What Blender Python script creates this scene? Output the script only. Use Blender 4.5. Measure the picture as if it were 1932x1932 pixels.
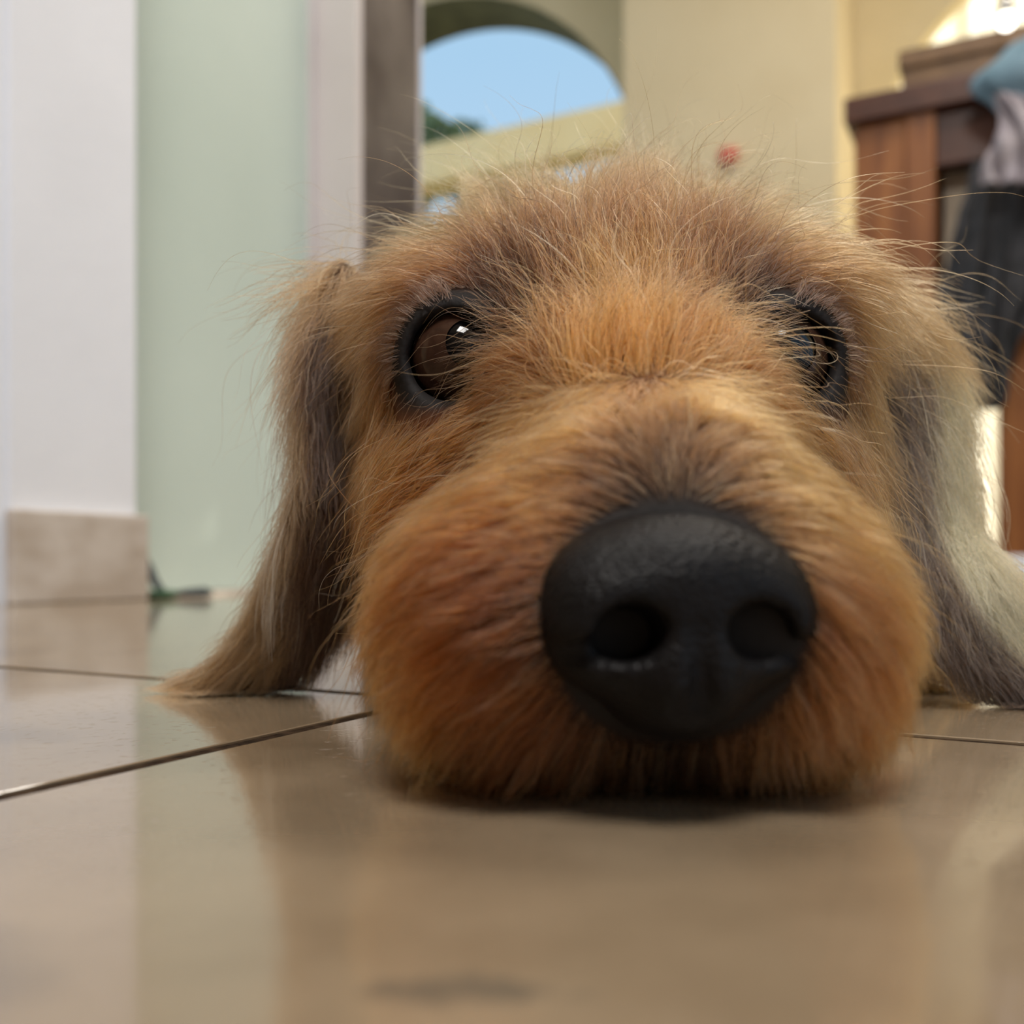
import bpy, bmesh, math, random
import numpy as np
from mathutils import Vector, Matrix
from mathutils.kdtree import KDTree

for _o in list(bpy.data.objects):
    bpy.data.objects.remove(_o, do_unlink=True)
SC = bpy.context.scene
COL = SC.collection
RNG = np.random.default_rng(7)
random.seed(7)

# ------------------------------------------------------------------ camera
CAM_H = 0.032            # phone lens a few centimetres above the tiles
F_PX, H_PX = 1900.0, 1060.0
cam_d = bpy.data.cameras.new('camera')
cam_d.sensor_width = 36.0
cam_d.lens = 36.0 * F_PX / 1932.0
cam_d.shift_y = (H_PX - 966.0) / 1932.0
cam_d.clip_start = 0.005
cam_d.clip_end = 400
cam_d.dof.use_dof = True
cam_d.dof.focus_distance = 0.187
cam_d.dof.aperture_fstop = cam_d.lens / 2.7
cam = bpy.data.objects.new('camera', cam_d)
COL.objects.link(cam)
cam.location = (0, 0, CAM_H)
cam.rotation_euler = (math.radians(90), 0, 0)
SC.camera = cam


def unproject(px, py, Y):
    """World point seen at pixel (px, py) at depth Y (used only to author real positions)."""
    return np.array([(px - 966.0) * Y / F_PX, Y, CAM_H + (H_PX - py) * Y / F_PX])


# ------------------------------------------------------------------ plan axes of the house
E1 = np.array([0.884, -0.467])      # to the right, coming nearer
E2 = np.array([0.467, 0.884])       # away from the camera


def W3(a, b, z):
    return (a * E1[0] + b * E2[0], a * E1[1] + b * E2[1], z)


PLAN_ROT = math.atan2(E1[1], E1[0])

# ------------------------------------------------------------------ view, world, sun
SC.view_settings.view_transform = 'Standard'
SC.view_settings.look = 'None'
SC.view_settings.gamma = 1.0
SC.view_settings.use_curve_mapping = False
SC.view_settings.exposure = 0.0
SC.cycles.max_bounces = 7
SC.cycles.diffuse_bounces = 5
SC.cycles.glossy_bounces = 4
SC.cycles.transmission_bounces = 8
SC.cycles.transparent_max_bounces = 8
SC.cycles.sample_clamp_indirect = 6.0


def lin(c):
    c = np.asarray(c, dtype=float) / 255.0
    return np.where(c <= 0.04045, c / 12.92, ((c + 0.055) / 1.055) ** 2.4)


def lin4(c):
    r = lin(c)
    return (float(r[0]), float(r[1]), float(r[2]), 1.0)


world = bpy.data.worlds.new('world')
SC.world = world
world.use_nodes = True
wn = world.node_tree
wn.nodes.clear()
w_out = wn.nodes.new('ShaderNodeOutputWorld')
w_bg = wn.nodes.new('ShaderNodeBackground')
w_tc = wn.nodes.new('ShaderNodeTexCoord')
w_sep = wn.nodes.new('ShaderNodeSeparateXYZ')
w_ramp = wn.nodes.new('ShaderNodeValToRGB')
wn.links.new(w_tc.outputs['Generated'], w_sep.inputs[0])
wn.links.new(w_sep.outputs['Z'], w_ramp.inputs[0])
wn.links.new(w_ramp.outputs[0], w_bg.inputs[0])
wn.links.new(w_bg.outputs[0], w_out.inputs[0])
w_ramp.color_ramp.elements[0].position = 0.0
w_ramp.color_ramp.elements[0].color = lin4((205, 224, 245))
w_ramp.color_ramp.elements[1].position = 0.45
w_ramp.color_ramp.elements[1].color = lin4((170, 208, 238))
w_bg.inputs['Strength'].default_value = 1.0

sun_d = bpy.data.lights.new('sun', 'SUN')
sun_d.energy = 9.0
sun_d.angle = math.radians(0.7)
sun_d.color = (1.0, 0.93, 0.80)
sun = bpy.data.objects.new('sun', sun_d)
COL.objects.link(sun)
_s2 = E1 * 0.38 + E2 * 0.925
_to = Vector((-_s2[0], -_s2[1], -math.tan(math.radians(33))))
sun.rotation_euler = _to.to_track_quat('-Z', 'Y').to_euler()


def area_light(name, loc, rot, size, energy, color):
    d = bpy.data.lights.new(name, 'AREA')
    d.shape = 'RECTANGLE'
    d.size, d.size_y = size
    d.energy = energy
    d.color = color
    o = bpy.data.objects.new(name, d)
    COL.objects.link(o)
    o.location = loc
    o.rotation_euler = rot
    return o


# two added fill light panels under the ceiling (their housings are built with the ceiling)
area_light('fill_light', W3(0.40, -0.75, 2.36), (0, 0, PLAN_ROT), (0.8, 0.8), 64.0, (1.0, 0.965, 0.92))
area_light('fill_light', W3(0.20, 1.55, 2.36), (0, 0, PLAN_ROT), (0.8, 0.8), 30.0, (1.0, 0.94, 0.86))


# ------------------------------------------------------------------ helpers
def tag(o, label=None, cat=None, group=None, kind=None):
    if label:
        o['label'] = label
    if cat:
        o['category'] = cat
    if group:
        o['group'] = group
    if kind:
        o['kind'] = kind
    return o


def link_mesh(name, verts, faces, mats=(), parent=None, smooth=False):
    me = bpy.data.meshes.new(name)
    me.from_pydata([tuple(map(float, v)) for v in verts], [], faces)
    me.update()
    for m in mats if isinstance(mats, (list, tuple)) else [mats]:
        me.materials.append(m)
    if smooth:
        me.polygons.foreach_set('use_smooth', [True] * len(me.polygons))
    o = bpy.data.objects.new(name, me)
    COL.objects.link(o)
    if parent:
        o.parent = parent
    return o


def link_bm(name, bm, mat, parent=None, smooth=False):
    bmesh.ops.recalc_face_normals(bm, faces=bm.faces)
    me = bpy.data.meshes.new(name)
    bm.to_mesh(me)
    bm.free()
    me.materials.append(mat)
    if smooth:
        me.polygons.foreach_set('use_smooth', [True] * len(me.polygons))
    o = bpy.data.objects.new(name, me)
    COL.objects.link(o)
    if parent:
        o.parent = parent
    return o


def empty(name, loc=(0, 0, 0)):
    o = bpy.data.objects.new(name, None)
    COL.objects.link(o)
    o.location = loc
    o.empty_display_size = 0.02
    return o


def plan_box(bm, a0, a1, b0, b1, z0, z1, bevel=0.0):
    """Box aligned with the house axes, appended to a bmesh in world space."""
    vs = [bm.verts.new(W3(a, b, z)) for z in (z0, z1) for a, b in ((a0, b0), (a1, b0), (a1, b1), (a0, b1))]
    fs = [(0, 3, 2, 1), (4, 5, 6, 7), (0, 1, 5, 4), (1, 2, 6, 5), (2, 3, 7, 6), (3, 0, 4, 7)]
    faces = [bm.faces.new([vs[i] for i in f]) for f in fs]
    if bevel > 0:
        es = {e for f in faces for e in f.edges}
        bmesh.ops.bevel(bm, geom=list(es), offset=bevel, segments=2, profile=0.5, affect='EDGES')
    return faces


def pbox(name, a0, a1, b0, b1, z0, z1, mat, parent=None, bevel=0.0):
    bm = bmesh.new()
    plan_box(bm, a0, a1, b0, b1, z0, z1, bevel)
    return link_bm(name, bm, mat, parent)


def keep_world(child, parent):
    child.parent = parent
    child.matrix_parent_inverse = Matrix.Translation(-Vector(parent.location))


# ------------------------------------------------------------------ materials
def new_mat(name):
    m = bpy.data.materials.new(name)
    m.use_nodes = True
    nt = m.node_tree
    nt.nodes.clear()
    out = nt.nodes.new('ShaderNodeOutputMaterial')
    return m, nt, out


def noise_mat(name, c1, c2, scale=8.0, rough=0.6, bump=0.0, bump_scale=60.0, stretch=(1, 1, 1), detail=4.0,
              spec=0.5, coat=0.0, lo=0.35, hi=0.65, rough2=None, metallic=0.0, coord='Object'):
    m, nt, out = new_mat(name)
    p = nt.nodes.new('ShaderNodeBsdfPrincipled')
    nt.links.new(p.outputs[0], out.inputs[0])
    tc = nt.nodes.new('ShaderNodeTexCoord')
    mp = nt.nodes.new('ShaderNodeMapping')
    mp.inputs['Scale'].default_value = stretch
    nt.links.new(tc.outputs[coord], mp.inputs[0])
    nz = nt.nodes.new('ShaderNodeTexNoise')
    nz.inputs['Scale'].default_value = scale
    nz.inputs['Detail'].default_value = detail
    nt.links.new(mp.outputs[0], nz.inputs['Vector'])
    rp = nt.nodes.new('ShaderNodeValToRGB')
    rp.color_ramp.elements[0].position = lo
    rp.color_ramp.elements[1].position = hi
    rp.color_ramp.elements[0].color = lin4(c1)
    rp.color_ramp.elements[1].color = lin4(c2)
    nt.links.new(nz.outputs['Fac'], rp.inputs[0])
    nt.links.new(rp.outputs[0], p.inputs['Base Color'])
    p.inputs['Roughness'].default_value = rough
    p.inputs['Specular IOR Level'].default_value = spec
    p.inputs['Coat Weight'].default_value = coat
    p.inputs['Metallic'].default_value = metallic
    if rough2 is not None:
        mr = nt.nodes.new('ShaderNodeMapRange')
        mr.inputs['To Min'].default_value = rough
        mr.inputs['To Max'].default_value = rough2
        nt.links.new(nz.outputs['Fac'], mr.inputs['Value'])
        nt.links.new(mr.outputs[0], p.inputs['Roughness'])
    if bump > 0:
        n2 = nt.nodes.new('ShaderNodeTexNoise')
        n2.inputs['Scale'].default_value = bump_scale
        n2.inputs['Detail'].default_value = 5
        nt.links.new(mp.outputs[0], n2.inputs['Vector'])
        b = nt.nodes.new('ShaderNodeBump')
        b.inputs['Strength'].default_value = bump
        b.inputs['Distance'].default_value = 0.002
        nt.links.new(n2.outputs['Fac'], b.inputs['Height'])
        nt.links.new(b.outputs[0], p.inputs['Normal'])
    return m


M_white = noise_mat('white_plaster', (234, 236, 242), (240, 242, 248), 6, 0.85, 0.15, 90)
M_jamb = noise_mat('white_jamb_paint', (212, 204, 203), (220, 213, 212), 6, 0.6, 0.05, 90)
M_cream = noise_mat('cream_plaster', (222, 205, 166), (228, 212, 174), 4, 0.9, 0.15, 70)
M_ceiling = noise_mat('ceiling_plaster', (226, 220, 208), (234, 228, 216), 4, 0.9)
M_arch = noise_mat('ochre_plaster', (216, 200, 158), (224, 208, 168), 4, 0.9, 0.15, 60)
M_green = noise_mat('pale_green_door', (196, 210, 200), (206, 219, 209), 3, 0.42, 0.04, 40)
M_dark = noise_mat('dark_grey_panel', (76, 68, 67), (128, 120, 114), 9, 0.34, 0.06, 40, (1, 1, 0.6), 3, 0.5, 0.0, 0.4, 0.68)
M_base = noise_mat('travertine_skirting', (186, 172, 158), (212, 202, 192), 22, 0.45, 0.2, 160, (1, 1, 1.6), 5)
M_grout = noise_mat('brown_grout', (44, 34, 26), (74, 58, 44), 300, 0.95, 0.9, 900, spec=.05)
M_wood = noise_mat('reddish_brown_wood', (120, 68, 28), (156, 98, 48), 5, 0.42, 0.1, 60, (9, 9, 0.7), 5)
M_woodh = noise_mat('dark_reddish_wood', (66, 34, 22), (84, 48, 32), 5, 0.4, 0.1, 60, (1, 9, 9), 5)
M_box = noise_mat('tan_brown_wood', (96, 70, 44), (118, 88, 56), 5, 0.5, 0.1, 60, (1, 9, 9), 5)
M_black = noise_mat('black_interior', (38, 28, 22), (48, 36, 28), 8, 0.8)


M_brown = noise_mat('brown_rear_wall', (74, 60, 48), (92, 76, 60), 3, 0.9)


def tile_material():
    """Honed beige stone: mottled tan with grey-brown clouds, small pits and a thin polish."""
    m, nt, out = new_mat('beige_stone_tile')
    N, L = nt.nodes, nt.links
    p = N.new('ShaderNodeBsdfPrincipled')
    L.new(p.outputs[0], out.inputs[0])
    geo = N.new('ShaderNodeNewGeometry')
    n1 = N.new('ShaderNodeTexNoise'); n1.inputs['Scale'].default_value = 26; n1.inputs['Detail'].default_value = 6
    L.new(geo.outputs['Position'], n1.inputs['Vector'])
    r1 = N.new('ShaderNodeValToRGB')
    r1.color_ramp.elements[0].position = 0.30; r1.color_ramp.elements[0].color = lin4((124, 106, 84))
    r1.color_ramp.elements[1].position = 0.70; r1.color_ramp.elements[1].color = lin4((150, 131, 107))
    L.new(n1.outputs['Fac'], r1.inputs[0])
    # darker grey-brown inclusions
    n2 = N.new('ShaderNodeTexNoise'); n2.inputs['Scale'].default_value = 19; n2.inputs['Detail'].default_value = 5
    mp2 = N.new('ShaderNodeMapping'); mp2.inputs['Location'].default_value = (0.34, 0.05, 0.2)
    L.new(geo.outputs['Position'], mp2.inputs[0]); L.new(mp2.outputs[0], n2.inputs['Vector'])
    r2 = N.new('ShaderNodeValToRGB')
    r2.color_ramp.elements[0].position = 0.60; r2.color_ramp.elements[0].color = (0, 0, 0, 1)
    r2.color_ramp.elements[1].position = 0.74; r2.color_ramp.elements[1].color = (1, 1, 1, 1)
    L.new(n2.outputs['Fac'], r2.inputs[0])
    mx = N.new('ShaderNodeMix'); mx.data_type = 'RGBA'
    L.new(r2.outputs[0], mx.inputs['Factor']); L.new(r1.outputs[0], mx.inputs['A'])
    mx.inputs['B'].default_value = lin4((108, 94, 78))
    L.new(mx.outputs['Result'], p.inputs['Base Color'])
    # one elongated grey stain in the tile just in front of the lens
    sm = N.new('ShaderNodeMapping'); sm.inputs['Location'].default_value = (0.004, -0.0752, 0)
    L.new(geo.outputs['Position'], sm.inputs[0])
    sm2 = N.new('ShaderNodeVectorMath'); sm2.operation = 'MULTIPLY'; sm2.inputs[1].default_value = (85, 260, 0)
    L.new(sm.outputs[0], sm2.inputs[0])
    sl_ = N.new('ShaderNodeVectorMath'); sl_.operation = 'LENGTH'
    L.new(sm2.outputs[0], sl_.inputs[0])
    sn = N.new('ShaderNodeTexNoise'); sn.inputs['Scale'].default_value = 220; sn.inputs['Detail'].default_value = 3
    L.new(geo.outputs['Position'], sn.inputs['Vector'])
    sa = N.new('ShaderNodeMath'); sa.operation = 'MULTIPLY_ADD'; sa.inputs[1].default_value = 1.6
    L.new(sn.outputs['Fac'], sa.inputs[0]); L.new(sl_.outputs['Value'], sa.inputs[2])
    sr = N.new('ShaderNodeValToRGB')
    sr.color_ramp.elements[0].position = 0.70; sr.color_ramp.elements[0].color = (.85, .85, .85, 1)
    sr.color_ramp.elements[1].position = 1.0; sr.color_ramp.elements[1].color = (0, 0, 0, 1)
    sd_ = N.new('ShaderNodeMath'); sd_.operation = 'MULTIPLY'; sd_.inputs[1].default_value = .62
    L.new(sa.outputs[0], sd_.inputs[0]); L.new(sd_.outputs[0], sr.inputs[0])
    mx2 = N.new('ShaderNodeMix'); mx2.data_type = 'RGBA'
    L.new(sr.outputs[0], mx2.inputs['Factor']); L.new(mx.outputs['Result'], mx2.inputs['A'])
    mx2.inputs['B'].default_value = lin4((104, 94, 80))
    L.new(mx2.outputs['Result'], p.inputs['Base Color'])
    # fine pits
    v = N.new('ShaderNodeTexNoise'); v.inputs['Scale'].default_value = 420; v.inputs['Detail'].default_value = 3
    L.new(geo.outputs['Position'], v.inputs['Vector'])
    rv = N.new('ShaderNodeValToRGB')
    rv.color_ramp.elements[0].position = 0.22; rv.color_ramp.elements[1].position = 0.40
    L.new(v.outputs['Fac'], rv.inputs[0])
    v2 = N.new('ShaderNodeTexNoise'); v2.inputs['Scale'].default_value = 75; v2.inputs['Detail'].default_value = 3
    L.new(geo.outputs['Position'], v2.inputs['Vector'])
    ad = N.new('ShaderNodeMath'); ad.operation = 'MULTIPLY_ADD'
    L.new(v2.outputs['Fac'], ad.inputs[0]); ad.inputs[1].default_value = 0.9
    L.new(rv.outputs[0], ad.inputs[2])
    b = N.new('ShaderNodeBump'); b.inputs['Strength'].default_value = 0.14; b.inputs['Distance'].default_value = 0.0004
    L.new(ad.outputs[0], b.inputs['Height'])
    L.new(b.outputs[0], p.inputs['Normal'])
    mr = N.new('ShaderNodeMapRange'); mr.inputs['To Min'].default_value = 0.05; mr.inputs['To Max'].default_value = 0.15
    L.new(n1.outputs['Fac'], mr.inputs['Value'])
    L.new(mr.outputs[0], p.inputs['Roughness'])
    p.inputs['Specular IOR Level'].default_value = 0.75
    p.inputs['Coat Weight'].default_value = 0.35
    p.inputs['Coat Roughness'].default_value = 0.05
    return m


M_tile = tile_material()


def cloth_material(name, c1, c2, scale=30, rough=0.9):
    return noise_mat(name, c1, c2, scale, rough, 0.3, 300)


# ------------------------------------------------------------------ the setting
A_L = -0.689                   # plane of the left wall
B_W = 3.10                     # plane of the arched wall
TH = 0.25

# floor: mortar bed with individual tiles
floor = pbox('floor', -2.40, 2.6, -2.2, 3.36, -0.060, -0.0005, M_grout)
tag(floor, kind='structure')
TS, J = 0.494, 0.0046
A0, B0 = -0.126, 0.1985
_tile_mesh = None
for i in range(-5, 5):
    for j in range(-5, 7):
        a0, a1 = A0 + i * TS + J / 2, A0 + (i + 1) * TS - J / 2
        b0, b1 = B0 + j * TS + J / 2, B0 + (j + 1) * TS - J / 2
        if b0 > 3.0 or (i < -1 and j >= 0) or b0 < -2.2 or a0 < -2.39:
            continue
        if _tile_mesh is None:
            bm = bmesh.new()
            w = TS - J
            vs = [bm.verts.new((x, y, z)) for z in (-0.011, 0) for x, y in ((0, 0), (w, 0), (w, w), (0, w))]
            for f in ((0, 3, 2, 1), (4, 5, 6, 7), (0, 1, 5, 4), (1, 2, 6, 5), (2, 3, 7, 6), (3, 0, 4, 7)):
                bm.faces.new([vs[k] for k in f])
            top = [e for e in bm.edges if all(v.co.z > -0.001 for v in e.verts)]
            bmesh.ops.bevel(bm, geom=top, offset=0.0002, segments=1, profile=0.5, affect='EDGES')
            t = link_bm('tile', bm, M_tile, floor)
            _tile_mesh = t.data
        else:
            t = bpy.data.objects.new('tile', _tile_mesh)
            COL.objects.link(t)
            t.parent = floor
        t.location = W3(a0, b0, 0)
        t.rotation_euler = (0, 0, PLAN_ROT)
# narrow border tiles along the left wall
aE = A0 - TS
for k in range(0, 6):
    b0, b1 = B0 + k * TS + J / 2, B0 + (k + 1) * TS - J / 2
    if b1 > 3.1:
        continue
    pbox('border_tile', -0.80, aE - J / 2, b0, b1, -0.011, 0.0, M_tile, floor, 0.001)

# left wall: end of the white wall, recess with the pale green door, white jamb
S0, S1, DJ, DD = 0.495, 0.6128, 0.926, 1.062
RC = -0.751
bm = bmesh.new()
plan_box(bm, -2.4, A_L, S0, S1, 0, 2.42)
wl = tag(link_bm('wall_left', bm, M_white), kind='structure')
pbox('plaster_return', -2.4, A_L - 0.004, 0.30, S0, 0, 2.42, M_white, wl)
bb = pbox('baseboard_left', A_L - 0.001, A_L + 0.010, S0 - 0.004, S1 + 0.006, 0, 0.0716, M_base, None, 0.0015)
tag(bb, kind='structure')
dl = empty('door_1', W3(RC, (S1 + DJ) / 2, 0))
tag(dl, kind='structure')
for nm, box, mt in (
    ('door_leaf', (RC - 0.035, RC, S1 + 0.001, DJ - 0.001, 0.004, 2.10), M_green),
    ('door_threshold', (RC - 0.04, A_L - 0.001, S1, DJ, -0.001, 0.003), M_base),
    ('door_head', (RC - 0.035, A_L, S1, DJ, 2.10, 2.42), M_white),
    ('sealing_strip', (RC, RC + 0.006, DJ - 0.010, DJ - 0.001, 0.004, 2.10), M_jamb),
):
    keep_world(pbox(nm, *box, mt), dl)
pbox('wall_back', -0.9, RC - 0.04, S1, DJ, 0, 2.42, M_white)
tag(bpy.data.objects['wall_back'], kind='structure')
jm = pbox('trim_1', -0.95, A_L, DJ, DJ + 0.012, 0, 2.42, M_jamb)
tag(jm, kind='structure')
# dark grey panel beyond the jamb
dp = empty('door_2', W3(A_L, DJ, 0))
tag(dp, kind='structure')
for nm, box, mt in (
    ('dark_panel', (-0.95, A_L - 0.002, DJ + 0.0125, DD - 0.006, 0.0, 2.42), M_dark),
    ('edge_strip', (-0.95, A_L, DD - 0.006, DD, 0.0, 2.42), M_jamb),
):
    keep_world(pbox(nm, *box, mt), dp)


def arch_wall(name, a0, a1, b0, b1, z1, arches, mat):
    """Wall along E1 with semicircular-headed openings (centre a, radius, spring height)."""
    bm = bmesh.new()
    segs = 28
    arches = sorted(arches)
    xs = a0
    def quadstrip(pts_lo, pts_hi):
        for (p0, q0), (p1, q1) in zip(zip(pts_lo, pts_hi), zip(pts_lo[1:], pts_hi[1:])):
            v = [bm.verts.new(W3(p0[0], b0, p0[1])), bm.verts.new(W3(p1[0], b0, p1[1])),
                 bm.verts.new(W3(q1[0], b0, q1[1])), bm.verts.new(W3(q0[0], b0, q0[1]))]
            u = [bm.verts.new(W3(p0[0], b1, p0[1])), bm.verts.new(W3(p1[0], b1, p1[1])),
                 bm.verts.new(W3(q1[0], b1, q1[1])), bm.verts.new(W3(q0[0], b1, q0[1]))]
            bm.faces.new(v); bm.faces.new(u[::-1])
            bm.faces.new((v[0], u[0], u[1], v[1]))
            bm.faces.new((v[3], v[2], u[2], u[3]))
    def pier(x0, x1):
        plan_box(bm, x0, x1, b0, b1, 0, z1)
    for c, r, sp in arches:
        pier(xs, c - r)
        lo = [(c - r * math.cos(math.pi * k / segs), sp + r * math.sin(math.pi * k / segs)) for k in range(segs + 1)]
        hi = [(p[0], z1) for p in lo]
        quadstrip(lo, hi)
        xs = c + r
    pier(xs, a1)
    bmesh.ops.remove_doubles(bm, verts=bm.verts, dist=1e-5)
    return link_bm(name, bm, mat)


aw = arch_wall('wall_far', -3.6, -0.80, B_W, B_W + TH, 2.42, [(-2.0, 0.85, 1.22)], M_arch)
aw2 = arch_wall('wall_far', -0.80, 2.05, B_W, B_W + 0.06, 2.42, [(0.190, 0.66, 1.095)], M_arch)
tag(aw2, kind='structure')
tag(aw, kind='structure')
# soffit shade of the first archway, painted on as an olive brown lining
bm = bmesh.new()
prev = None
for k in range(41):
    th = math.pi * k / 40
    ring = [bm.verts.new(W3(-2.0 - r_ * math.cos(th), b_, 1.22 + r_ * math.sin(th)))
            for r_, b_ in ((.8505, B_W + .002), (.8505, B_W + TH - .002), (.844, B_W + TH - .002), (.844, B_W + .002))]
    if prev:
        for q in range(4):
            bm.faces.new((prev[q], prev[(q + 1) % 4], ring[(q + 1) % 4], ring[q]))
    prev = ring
link_bm('soffit_shade', bm, noise_mat('olive_brown_shade', (92, 88, 58), (116, 110, 74), 14, .95, .3, 60), aw)
pr = pbox('wall_pier', -1.103, -0.4915, 2.79, B_W, 0, 2.42, M_cream, None, 0.004)
tag(pr, kind='structure')
cl = pbox('ceiling', -3.6, 1.9, -1.6, B_W + TH, 2.42, 2.50, M_ceiling)
tag(cl, kind='structure')
for b_, w_ in ((-0.75, 'nearest the brown rear wall'), (1.55, 'nearest the arched far wall')):
    lp = pbox('fill_light_housing', -0.05 if b_ < 0 else -0.25, 0.85 if b_ < 0 else 0.65, b_ - .45, b_ + .45, 2.375, 2.42, M_ceiling)
    tag(lp, 'flat square white housing of an added fill light, the one ' + w_, 'lamp', 'added fill light housings')  # housing for an added fill light, out of view

wr = pbox('wall_right', 1.9, 2.05, 1.0, B_W, 0, 2.42, M_cream)
tag(wr, kind='structure')
wn_ = pbox('wall_left', -2.55, -2.40, -1.6, 0.30, 0, 2.42, M_cream)
tag(wn_, kind='structure')
wb = pbox('wall_rear', -2.55, 2.05, -1.75, -1.6, 0, 2.42, M_brown)
tag(wb, kind='structure')

# outside: pale terrace and a garden wall with a coping, trees beyond
gr = pbox('ground', -14, 16, B_W + TH, 24, -0.12, -0.02, noise_mat('dry_lawn', (70, 70, 40), (92, 88, 54), 3, 0.95))
tag(gr, kind='structure')



# ------------------------------------------------------------------ things in the room and outside
def plan_at(px, py, b):
    """Plan coordinates (a, z) on the vertical plane b that the photograph shows at a pixel."""
    k = (px - 966.0) / F_PX
    Y = b / (E2[0] * k + E2[1])
    return Y * (E1[0] * k + E1[1]), CAM_H + (H_PX - py) * Y / F_PX


# wooden console table
co = empty('console_table', W3(-0.367, 2.3, 0))
tag(co, 'reddish brown wooden console table with open bays in front of the curtained archway', 'table')
for nm, box, mt in (
    ('table_top', (-0.385, 0.62, 2.275, 2.74, 0.985, 1.040), M_woodh),
    ('side_panel', (-0.367, -0.262, 2.30, 2.70, 0.045, 0.985), M_wood),
    ('stile', (-0.2615, -0.203, 2.292, 2.70, 0.045, 0.985), M_wood),
    ('side_panel', (-0.082, 0.04, 2.30, 2.70, 0.045, 0.985), M_wood),
    ('side_panel', (0.45, 0.60, 2.30, 2.70, 0.045, 0.985), M_wood),
    ('apron', (-0.2025, -0.0825, 2.303, 2.33, 0.868, 0.985), M_woodh),
    ('apron', (0.0405, 0.4495, 2.303, 2.33, 0.868, 0.985), M_woodh),
    ('back_panel', (-0.2025, 0.4495, 2.68, 2.70, 0.400, 0.985), M_black),
    ('shelf', (-0.2025, 0.4495, 2.32, 2.68, 0.575, 0.600), M_woodh),
):
    keep_world(pbox(nm, *box, mt, None, 0.003), co)
for a0, a1 in ((-0.372, -0.20), (-0.09, 0.05), (0.44, 0.61)):
    keep_world(pbox('foot', a0, a1, 2.29, 2.70, 0.0, 0.045, M_white, None, 0.004), co)
# wooden box on the console
bx = empty('wooden_box', W3(-0.28, 2.38, 1.04))
tag(bx, 'long tan wooden box lying on the console table top', 'box')
keep_world(pbox('box_body', -0.28, 0.34, 2.385, 2.65, 1.04, 1.125, M_box, None, 0.003), bx)
keep_world(pbox('lid', -0.286, 0.346, 2.378, 2.656, 1.1255, 1.166, M_box, None, 0.004), bx)
# beige box added on the shelf, standing in for wall seen through
M_beige = noise_mat('beige_wall_stand_in', (186, 172, 152), (198, 184, 164), 12, 0.9)
sb = empty('wall_stand_in', W3(-0.19, 2.42, 0.6))
tag(sb, 'beige box added on the console table shelf, standing in for wall seen through', 'box')
keep_world(pbox('box_body', -0.192, -0.098, 2.37, 2.55, 0.6, 0.84, M_beige, None, 0.004), sb)  # body of the added box that stands in for wall
keep_world(pbox('lid', -0.195, -0.095, 2.366, 2.554, 0.8405, 0.876, M_beige, None, 0.004), sb)  # top of the added box that stands in for wall


def cloth_sheet(name, rows, b, mat, parent, folds, depth, thick=.005, nu=44, nv=60, seed=1, slant=0.0):
    """Hanging cloth with vertical folds: rows are (pixel row, left column, right column) on plane b."""
    rng = np.random.default_rng(seed)
    py = np.array([r[0] for r in rows], float)
    V = []
    ph = rng.uniform(0, 6.28, 4)
    for j in range(nv + 1):
        v = j / nv
        y = py[0] + (py[-1] - py[0]) * v
        xl = np.interp(y, py, [r[1] for r in rows]); xr = np.interp(y, py, [r[2] for r in rows])
        for i in range(nu + 1):
            u = i / nu
            a, z = plan_at(xl + (xr - xl) * u, y, b)
            w = u + slant * v
            off = depth * (.55 * math.sin(6.28 * folds * w + ph[0] + 1.2 * math.sin(3 * v + ph[1]))
                           + .30 * math.sin(6.28 * folds * 1.9 * w + ph[2] + 2 * v) + .25 * math.sin(9 * v + 4 * u + ph[3]))
            off -= depth * 1.1
            V.append(W3(a, b + off, z))
    n = nu + 1
    F = [(j * n + i, j * n + i + 1, (j + 1) * n + i + 1, (j + 1) * n + i) for j in range(nv) for i in range(nu)]
    o = link_mesh(name, V, F, mat, None, True)
    md = o.modifiers.new('thickness', 'SOLIDIFY'); md.thickness = thick; md.offset = 0
    if parent:
        keep_world(o, parent)
    return o


M_jacket = cloth_material('charcoal_cloth', (44, 46, 49), (66, 66, 70), 24)
M_teal = cloth_material('blue_grey_cloth', (104, 132, 146), (122, 148, 164), 16)
M_lilac = cloth_material('lilac_grey_cloth', (150, 142, 150), (176, 168, 172), 16)
M_metal = noise_mat('bright_metal', (214, 212, 210), (226, 224, 222), 8, .22, metallic=1.0)
a_, z_ = plan_at(1900, 320, 2.24)
jk = empty('jacket', W3(a_, 2.24, z_))
tag(jk, 'charcoal jacket hanging in folds down the front of the console table', 'jacket')
cloth_sheet('jacket_body', [(312, 1838, 2060), (380, 1822, 2060), (470, 1796, 2050), (560, 1772, 2010), (600, 1776, 1960), (650, 1796, 1920), (700, 1812, 1905), (768, 1832, 1898)],
            2.262, M_jacket, jk, 3.2, .020, seed=3, slant=-.7)
cloth_sheet('sleeve', [(318, 1872, 1925), (400, 1846, 1915), (500, 1826, 1892), (600, 1812, 1874), (700, 1812, 1862), (752, 1822, 1858)],
            2.232, M_jacket, jk, 1.3, .014, nu=26, seed=5, slant=-.5)
bm = bmesh.new()
bmesh.ops.create_uvsphere(bm, u_segments=20, v_segments=12, radius=.0085)
bt = link_bm('button', bm, M_metal, None, True)
a_, z_ = plan_at(1792, 655, 2.215)
bt.location = W3(a_, 2.215, z_); bt.scale = (1, .5, 1.15)
keep_world(bt, jk)
lt = cloth_sheet('scarf', [(186, 1874, 2010), (215, 1884, 2010), (250, 1888, 2000), (290, 1868, 1990), (330, 1850, 1960), (352, 1850, 1940)],
                 2.165, M_lilac, None, 2.4, .016, seed=8, slant=-.9)
tag(lt, 'lilac grey scarf spilling over the top of the charcoal jacket', 'scarf')


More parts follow.
